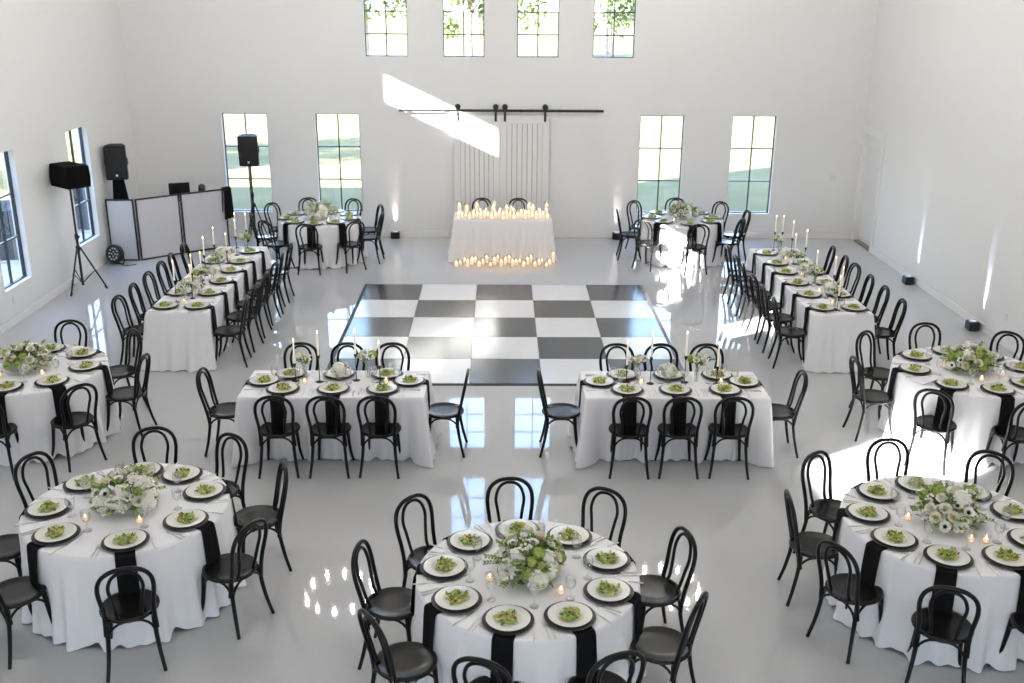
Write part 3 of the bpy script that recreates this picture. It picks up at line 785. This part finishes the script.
# ---------------------------------------------------------------- entertainment corner
BP = [(-7.04, 18.11), (-6.52, 18.12), (-5.88, 18.67), (-5.165, 19.22)]
bo = node('dj_booth'); bo.location = (*BP[1], 0); tag(bo, 'folding booth of three pale screens in black frames in the far left corner', 'booth')
for (a, b) in zip(BP, BP[1:]):
    A_, B_ = Vector((*a, 0)), Vector((*b, 0)); w = (B_ - A_).length; an = math.atan2(B_.y - A_.y, B_.x - A_.x)
    T = XF(A_.x - BP[1][0], A_.y - BP[1][1], 0, rz=an); t = .028; hh = 1.125
    g = .012
    m = MB(); m.box(g, g+t, -.018, .018, 0, hh, bev=.004); m.box(w-g-t, w-g, -.018, .018, 0, hh, bev=.004); m.box(g+t, w-g-t, -.018, .018, .0, t, bev=.004); m.box(g+t, w-g-t, -.018, .018, hh-t, hh, bev=.004)
    pf = part('panel_frame', m, M['metalb'], bo, T)
    part('scrim', MB().box(g+t, w-g-t, -.006, .006, t, hh-t), M['screen'], pf)
bt = node('folding_table'); bt.location = (-5.92, 19.35, 0); bt.rotation_euler = (0, 0, .65)
tag(bt, 'dark equipment table hidden behind the folding booth', 'table')
part('tabletop', MB().box(-.42, .42, -.22, .22, .91, .94, bev=.006), M['metalb'], bt)
for sx in (-1, 1):
    for sy in (-1, 1): part('leg', MB().tube([(sx*.38, sy*.18, 0), (sx*.38, sy*.18, .91)], .015), M['metalb'], bt)
lp = node('laptop'); lp.location = (-6.06, 19.28, .942); lp.rotation_euler = (0, 0, .35); tag(lp, 'open black laptop standing behind the folding booth', 'laptop')
part('keyboard', MB().box(-.19, .19, -.06, .20, 0, .018, bev=.004), M['lap'], lp)
part('screen', MB().box(-.19, .19, -.006, .006, 0, .28, bev=.004, T=XF(0, -.06, .012, rx=.12)), M['lap'], lp)
sm = MB().lathe([(0, 0), (.05, 0), (.055, .03), (.075, .12), (.062, .20), (0, .23)], 16)
o = node('desk_gadget', sm.mesh('desk_gadget', M['lap'])); o.location = (-5.68, 19.46, .941); tag(o, 'small dark rounded object beside the laptop behind the booth', 'speaker')  # small rounded object of unclear kind
# black cloth over booth end
dr = MB()
def drape(u, v):
    t = v; x = (u - .5) * (.16 + .07*t) + .012*sin(u*14)*t
    if t < .12: return (x, .06 - t/.12*.06 - .02, 1.135 + .02*sin(t/.12*PI*.9))
    return (x, -.035 - .018*sin(u*11 + 1)*t, 1.135 - (t - .12) * .66)
dr.grid(drape, 14, 14)
dr.grid(lambda u, v: ((u-.5)*(.15+.05*v), .034 + .012*sin(u*9)*v, 1.135 - v*.45), 14, 10)
dr.grid(lambda u, v: ((u-.5)*.155, -.035+.069*v, 1.150 + .012*sin(v*PI)), 8, 4)
o = node('black_cloth', dr.mesh('black_cloth', M['fabricb'])); o.location = (-5.155, 19.20, 0); o.rotation_euler = (0, 0, .9); md = o.modifiers.new('thickness', 'SOLIDIFY'); md.thickness = .006
tag(o, 'black cloth hanging over the end of the folding booth', 'cloth')

def tripod(name, x, y, h, spread, rz, label, hub=.72):
    r = node(name); r.location = (x, y, 0); r.rotation_euler = (0, 0, rz)
    part('lower_pole', MB().tube([(0, 0, .09), (0, 0, hub + .18)], .021, 10), M['metalb'], r)
    part('upper_pole', MB().tube([(0, 0, hub + .18), (0, 0, h)], .0165, 10), M['metalb'], r)
    c_ = MB().lathe([(0, hub + .13), (.03, hub + .13), (.032, hub + .20), (.02, hub + .23), (0, hub + .23)], 12)
    part('collar', c_, M['metalb'], r); c_ = MB()
    c_.lathe([(0, hub - .06), (.034, hub - .06), (.036, hub + .02), (.026, hub + .03), (0, hub + .03)], 12)
    part('hub', c_, M['metalb'], r)
    part('knob', MB().lathe([(0, 0), (.018, 0), (.02, .02), (.012, .03), (0, .03)], 10, T=XF(.02, 0, hub + .17, ry=PI/2)), M['metalb'], r)
    for k in range(3):
        a = 2*PI*k/3; d = Vector((cos(a), sin(a), 0))
        lg = part('leg', MB().tube([d*.03 + Vector((0, 0, hub)), d*spread + Vector((0, 0, .012))], .0135, 8), M['metalb'], r)
        part('rubber_foot', MB().tube([d*(spread-.03) + Vector((0, 0, .05)), d*(spread+.006) + Vector((0, 0, .002))], .018, 8), M['metalb'], lg)
        m_ = d*(.03 + (spread-.03)*.55) + Vector((0, 0, hub*.45))
        part('strut', MB().tube([Vector((0, 0, .14)) + d*.02, m_], .008, 6), M['metalb'], r)
    return tag(r, label, 'speaker stand')
def speaker(name, x, y, z, rz, tilt, label, w=.38, d=.34, h=.62):
    r = node(name); r.location = (x, y, z); r.rotation_euler = (0, 0, rz)
    T = XF(rx=tilt)
    # tapered cabinet: front (−y) wide, back narrower
    fx, bx = w/2, w/2*.62
    prof = [(-fx, -d/2), (fx, -d/2), (fx, -d*.05), (bx, d/2), (-bx, d/2), (-fx, -d*.05)]
    m = MB(); n = len(prof); k_ = .015
    rings = [[(px*.95, py*.95, 0) for px, py in prof], [(px, py, k_) for px, py in prof], [(px, py, h-k_) for px, py in prof], [(px*.95, py*.95, h) for px, py in prof]]
    vs = [p for q in rings for p in q]
    fs = [(q*n+i, q*n+(i+1) % n, (q+1)*n+(i+1) % n, (q+1)*n+i) for q in range(3) for i in range(n)] + [tuple(range(n-1, -1, -1)), tuple(range(3*n, 4*n))]
    m.add(vs, fs, 0, False, T); part('cabinet', m, M['spk'], r)
    part('grille', MB().grid(lambda u, v: ((u-.5)*(w-.03), -d/2 - .004 - .022*sin(PI*u)**.7*min(1, 8*v*(1-v)), .02 + v*(h-.04)), 10, 8, T=T), M['grille'], r)
    part('badge', MB().lathe([(0, 0), (.022, 0), (.022, .004), (0, .004)], 14, T=T @ XF(0, -d/2 - .024, h*.14, rx=PI/2)), M['silver'], r)
    hm = MB()
    for sx in (-1, 1): hm.tube([(sx*(fx+.001), -.06, h*.42), (sx*(fx+.014), -.055, h*.45), (sx*(fx+.014), -.055, h*.6), (sx*(fx+.001), -.06, h*.63)], .009, 6, T=T)
    part('handle', hm, M['metalb'], r)
    return tag(r, label, 'speaker')
tripod('tripod_stand', -6.80, 16.16, 1.71, .36, .35, 'tall black tripod stand by the left wall window')
# covered light bar / wedge on the tripod
wv = node('covered_speaker'); wv.location = (-6.80, 16.16, 1.70); wv.scale = (.92, .92, .92); wv.rotation_euler = (0, 0, -.72)
tag(wv, 'black covered boxy speaker on the tripod by the left wall window', 'speaker')
m = MB()
prof = [(-.34, -.21), (.34, -.21), (.34, .21), (-.34, .21)]
m.add([(-.345, -.20, .02), (.345, -.20, .02), (.335, .21, .02), (-.335, .21, .02), (-.35, -.215, .20), (.35, -.215, .20), (.34, .22, .20), (-.34, .22, .20), (-.335, -.17, .385), (.335, -.17, .385), (.33, .21, .385), (-.33, .21, .385)],
      [(3, 2, 1, 0), (0, 1, 5, 4), (1, 2, 6, 5), (2, 3, 7, 6), (3, 0, 4, 7), (4, 5, 9, 8), (5, 6, 10, 9), (6, 7, 11, 10), (7, 4, 8, 11), (8, 9, 10, 11)], 0, False)
part('cover', m, M['fabricb'], wv)
part('pole_socket', MB().lathe([(0, 0), (.03, 0), (.03, .03), (0, .03)], 12), M['metalb'], wv)
part('handle', MB().tube([(-.08, -.2, .30), (-.06, -.215, .30), (.06, -.215, .30), (.08, -.2, .30)], .012, 6), M['fabricb'], wv)
tripod('tripod_stand', -4.81, 19.80, 1.48, .25, 2.2, 'black tripod speaker stand before the far left lower window')
speaker('loudspeaker', -4.81, 19.80, 1.48, .10, .06, 'black loudspeaker on the tripod before the far left lower window', .36, .30, .57)
tripod('tripod_stand', -6.88, 18.46, 1.44, .16, .2, 'black draped speaker stand in the corner behind the booth')
speaker('loudspeaker', -6.87, 18.46, 1.44, .22, .05, 'black loudspeaker in the corner behind the folding booth', .36, .30, .60)
dr = MB()
def dr2(u, v): a = 2*PI*u; q = .10 + .05*v + .018*sin(5*a)*v; return (q*cos(a), q*sin(a), 1.42 - v*.55)
dr.grid(dr2, 30, 8); o = node('stand_cover', dr.mesh('stand_cover', M['fabricb'])); o.location = (-6.88, 18.46, 0)
tag(o, 'black fabric skirt around the pole behind the booth', 'cover')
# round stage light on the floor
sl = node('stage_light'); sl.location = (-6.86, 17.86, 0); sl.rotation_euler = (0, 0, -.45)
tag(sl, 'round black stage light with clear beads on the floor before the booth', 'stage light')
Tz = XF(0, 0, .185, rx=PI/2 - .25)
part('housing', MB().lathe([(0, -.10), (.11, -.10), (.16, -.04), (.17, .05), (.165, .07), (.145, .072), (.14, .05), (0, .045)], 28, T=Tz), M['metalb'], sl)
bd = MB()
for k in range(10): bd.lathe([(0, .05), (.018, .052), (.014, .066), (0, .072)], 10, T=Tz @ XF(.10*cos(k*PI/5), .10*sin(k*PI/5), 0))
for k in range(4): bd.lathe([(0, .05), (.016, .052), (.012, .064), (0, .068)], 10, T=Tz @ XF(.04*cos(k*PI/2), .04*sin(k*PI/2), 0))
part('lens_beads', bd, M['led'], sl)
part('yoke', MB().tube([(-.18, 0, .185), (-.19, 0, .08), (-.14, .02, .012), (.14, .02, .012), (.19, 0, .08), (.18, 0, .185)], .012, 6), M['metalb'], sl)
part('power_cord', MB().tube(smooth([(.12, .03, .015), (.2, -.05, .008), (.28, .0, .008), (.34, .12, .008)], 6), .006, 6), M['metalb'], sl)

# uplights
def uplight(x, y, wx, wy, col, power, label):
    r = node('uplight'); r.location = (x, y, 0); r.rotation_euler = (0, 0, math.atan2(wy, wx) - PI/2)
    part('housing', MB().box(-.085, .085, -.075, .075, .0, .135, bev=.012), M['metalb'], r)
    part('lens', MB().lathe([(0, .1355), (.055, .1355), (.05, .142), (0, .143)], 16), M['lens'], r)
    part('foot', MB().box(-.095, .095, -.03, .03, .0, .02, bev=.004), M['metalb'], r)
    tag(r, label, 'uplight', 'small black uplights along the walls')
    ld = bpy.data.lights.new('beam', 'SPOT'); ld.energy = power; ld.color = col; ld.spot_size = .42 if col[2] < .9 else .25; ld.spot_blend = .8; ld.shadow_soft_size = .03
    lo = node('beam', ld, r); lo.location = (0, .07, .16)
    lo.rotation_euler = (PI - .125, 0, 0)
uplight(-2.07, YB - .13, 0, 1, (1, .82, .80), 14, 'small black uplight at the back wall beside the far left round table')
uplight(2.35, YB - .13, 0, 1, (1, .82, .80), 14, 'small black uplight at the back wall beside the far right round table')
uplight(XW - .13, 16.72, 1, 0, (.66, .70, 1), 55, 'small black uplight at the right wall, nearer the door')
uplight(XW - .13, 14.22, 1, 0, (.62, .68, 1), 60, 'small black uplight at the right wall behind the middle right table')
# wall plates
def plate(name, x, y, z, rz, lab, cat, w=.07, h=.115):
    r = node(name); r.location = (x, y, z); r.rotation_euler = (0, 0, rz)
    part('cover_plate', MB().box(-w/2, w/2, -.007, 0, -h/2, h/2, bev=.002), M['plate_w'], r)
    m = MB()
    for q in ((-1, 1) if cat == 'outlet' else (0,)): m.box(-.014, .014, -.010, -.007, q*.026-.014, q*.026+.014, bev=.002)
    part('socket' if cat == 'outlet' else 'toggle', m, M['trim'], r); tag(r, lab, cat)
plate('wall_outlet', 5.55, YB, .42, 0, 'white wall outlet under the window nearest the back right corner', 'outlet')
plate('light_switch', 6.60, YB, 1.22, 0, 'white light switch on the back wall near the corner door', 'light switch', .12)
plate('wall_outlet', XW, 16.95, .42, -PI/2, 'white wall outlet on the right wall by the uplight nearer the door', 'outlet')
plate('wall_outlet', XW, 13.55, .42, -PI/2, 'white wall outlet on the right wall in front of the nearer uplight', 'outlet')
plate('wall_outlet', -XW, 14.4, .36, PI/2, 'white wall outlet on the left wall under the nearest window', 'outlet')

# ring chandeliers above the frame, the far pair mirrored in the floor
def chandelier(x, y, label):
    z = 5.55; r = node('chandelier'); r.location = (x, y, z)
    part('ring', MB().tube([(.62*cos(2*PI*k/40), .62*sin(2*PI*k/40), 0) for k in range(40)], .02, 8, closed=True), M['bronze'], r)
    for k in range(12):
        a = 2*PI*k/12; p = (.62*cos(a), .62*sin(a))
        lm = part('candle_lamp', MB().lathe([(0, .0), (.03, .0), (.012, .03), (.012, .11), (0, .11)], 8, T=XF(*p, 0)), M['china'], r)
        part('bulb', MB().lathe([(0, .11), (.016, .13), (.018, .165), (.010, .24), (0, .27)], 8, T=XF(*p, 0)), M['bulb'], lm)
    for k in range(3): a = 2*PI*k/3; part('suspension', MB().tube([(.6*cos(a), .6*sin(a), 0), (0, 0, .55)], .008, 5), M['bronze'], r)
    part('rod', MB().tube([(0, 0, .5), (0, 0, ZC - z)], .014, 8), M['bronze'], r)
    tag(r, label, 'chandelier')
chandelier(-2.9, 16.2, 'ring chandelier hanging over the hall on the side of the booth')
chandelier(3.1, 16.4, 'ring chandelier hanging over the hall on the side of the corner door')

for q_, y_ in (('middle', 11.2), ('nearest', 6.4)):  # unseen chandeliers added to light the tables from above
    chandelier(-3.0, y_, f'{q_} added unseen ring chandelier over the tables on the side of the booth')
    chandelier(3.1, y_, f'{q_} added unseen ring chandelier over the tables on the side of the corner door')

# ---------------------------------------------------------------- outside
struct('ground', MB().box(-160, 160, -60, 260, -.30, -.13), M['grass'])
struct('path', MB().box(-10.2, -7.4, 6, 24, -.14, -.10), M['paving'])
def tree(x, y, h, cr, seed, label, dense=1.0):
    rnd = random.Random(seed); r = node('tree'); r.location = (x, y, -.13)
    tk = MB(); p = smooth([(0, 0, 0), (rnd.uniform(-.2, .2), rnd.uniform(-.2, .2), h*.35), (rnd.uniform(-.4, .4), rnd.uniform(-.4, .4), h*.8)], 5)
    tk.tube(p, lerp_r(len(p), .24, .07), 8)
    for k in range(6):
        a = k*1.05; q = p[5 + k % 5]; tk.tube([q, q + Vector((cos(a)*cr*.5, sin(a)*cr*.5, h*.18))], [.07, .03], 6)
    part('trunk', tk, M['trunk'], r)
    cw = MB()
    cl = [(rnd.uniform(-1, 1)*cr*.7, rnd.uniform(-1, 1)*cr*.7, h*rnd.uniform(.24, .92), cr*rnd.uniform(.3, .5)) for _ in range(14)]
    for k in range(int(7000*dense)):
        cx, cy, cz, q = rnd.choice(cl); d = Vector((rnd.gauss(0, 1), rnd.gauss(0, 1), rnd.gauss(0, .8))).normalized() * q * rnd.random() ** .4
        T = XF(cx + d.x, cy + d.y, cz + d.z, rz=rnd.uniform(0, 6.3), rx=rnd.uniform(-1.2, 1.2))
        s = rnd.uniform(.13, .27)
        cw.add([(0, 0, 0), (s*.4, s*.5, .05), (0, s, 0), (-s*.4, s*.5, .05)], [(0, 1, 2, 3)], 0 if rnd.random() < .6 else 1, True, T)
    part('crown', cw, [M['treeleaf'], M['treeleaf2']], r)
    tag(r, label, 'tree', 'trees beyond the back lawn')
TL = [(-10.2, 64, 'first'), (-6.3, 50, 'second'), (-5.2, 76, 'third'), (-1.6, 58, 'fourth'), (1.0, 72, 'fifth'), (3.3, 52, 'sixth'), (6.6, 63, 'seventh'), (11.0, 76, 'eighth')]
for k, (x, y, w) in enumerate(TL):
    tree(x, y, 9 + (k*7 % 4), 2.3 + (k % 3)*.3, 60 + k, f'leafy tree beyond the back lawn, {w} from the left through the upper windows', .9)
def bigtree(x, y, h, cr, seed, lab):
    tree(x, y, h, cr, seed, lab, 1.6)
bigtree(-17.5, 26.0, 9, 3.4, 90, 'broad leafy tree outside the left wall near the booth')
# air conditioning units outside the left windows
def condenser(x, y, rz, lab):
    r = node('air_conditioner'); r.location = (x, y, -.10); r.rotation_euler = (0, 0, rz)
    m = MB(); m.box(-.45, .45, -.45, .45, .04, 1.0, bev=.03)
    for k in range(14):
        z = .12 + k*.058
        for T in (XF(), XF(rz=PI/2), XF(rz=PI), XF(rz=-PI/2)): m.box(-.40, .40, -.468, -.449, z, z + .03, T=T)
    part('casing', m, M['shed'], r)
    g = MB()
    for q in (.12, .2, .28, .36): g.tube([(q*cos(2*PI*k/24), q*sin(2*PI*k/24), 1.015) for k in range(24)], .008, 5, closed=True)
    for k in range(6): g.tube([(.05*cos(k*PI/3), .05*sin(k*PI/3), 1.01), (.38*cos(k*PI/3), .38*sin(k*PI/3), 1.01)], .008, 5)
    part('fan_grille', g, M['shedroof'], r)
    part('base_pad', MB().box(-.5, .5, -.5, .5, 0, .045, bev=.01), M['paving'], r)
    tag(r, lab, 'air conditioner')
condenser(-9.0, 18.75, .1, 'dark air conditioning unit outside the nearer left wall window')
condenser(-8.7, 21.3, .0, 'dark air conditioning unit outside the farther left wall window')
ax = MB(); ax.box(-17, -11.5, -12, 15.4, -.14, 6.85); ax.box(-17, -11.5, 15.4, 20.7, -.14, 4.0); struct('sun_blocking_annex', ax, M['ext'])  # unseen blocks added to keep sun off the lower left windows and lawn
pr_ = MB(); pr_.box(-20, 7.6, -8.6, Y0 - .2, 5.75, 5.9); pr_.box(-7.4, -7.2, -8.4, -8.2, -.13, 5.75); pr_.box(7.2, 7.4, -8.4, -8.2, -.13, 5.75); struct('added_porch_shade', pr_, M['trim'])  # unseen canopy and posts added to keep sun out of the front opening
struct('bounce_patio', MB().box(-11, 30, -40, Y0 - .2, -.16, -.10), M['paving'])  # unseen pale paving added to bounce neutral daylight inside

# ---------------------------------------------------------------- light
W = bpy.data.worlds.new('World'); S.world = W; W.use_nodes = True
nt = W.node_tree; bg = nt.nodes['Background']
tc = nt.nodes.new('ShaderNodeTexCoord'); sp = nt.nodes.new('ShaderNodeSeparateXYZ'); rp = nt.nodes.new('ShaderNodeValToRGB')
nt.links.new(tc.outputs['Generated'], sp.inputs[0]); nt.links.new(sp.outputs['Z'], rp.inputs['Fac']); nt.links.new(rp.outputs['Color'], bg.inputs['Color'])
e = rp.color_ramp.elements; e[0].position = 0; e[0].color = (1.0, 1.0, 1.0, 1); e[1].position = .6; e[1].color = (.30, .52, 1.0, 1)
q = e.new(.07); q.color = (.86, .94, 1.0, 1); q = e.new(.25); q.color = (.50, .72, 1.0, 1)
bg.inputs['Strength'].default_value = 2.6
sd = bpy.data.lights.new('sun', 'SUN'); sun = node('sun', sd); sd.energy = 26; sd.angle = .0093; sd.color = (1, .97, .93)
sun.rotation_euler = Vector((-1, -.63, .47)).to_track_quat('Z', 'Y').to_euler()
def portal(loc, rot, w, h):
    d = bpy.data.lights.new('portal', 'AREA'); d.shape = 'RECTANGLE'; d.size = w; d.size_y = h; d.cycles.is_portal = True
    o = node('portal', d); o.location = loc; o.rotation_euler = rot
portal((0, Y0 - .1, 1.3), (-PI/2, 0, PI), 10, .8)

for o in PROTOS:
    for x in kids(o) + [o]: bpy.data.objects.remove(x)

S.view_settings.view_transform = 'Standard'; S.view_settings.look = 'None'; S.view_settings.gamma = 1; S.view_settings.use_curve_mapping = False
S.view_settings.exposure = 1.80
S.render.film_transparent = False
cy = S.cycles
cy.use_denoising = True; cy.max_bounces = 10; cy.diffuse_bounces = 6; cy.glossy_bounces = 4; cy.transparent_max_bounces = 24; cy.transmission_bounces = 4
cy.sample_clamp_indirect = 4; cy.caustics_reflective = False; cy.caustics_refractive = False
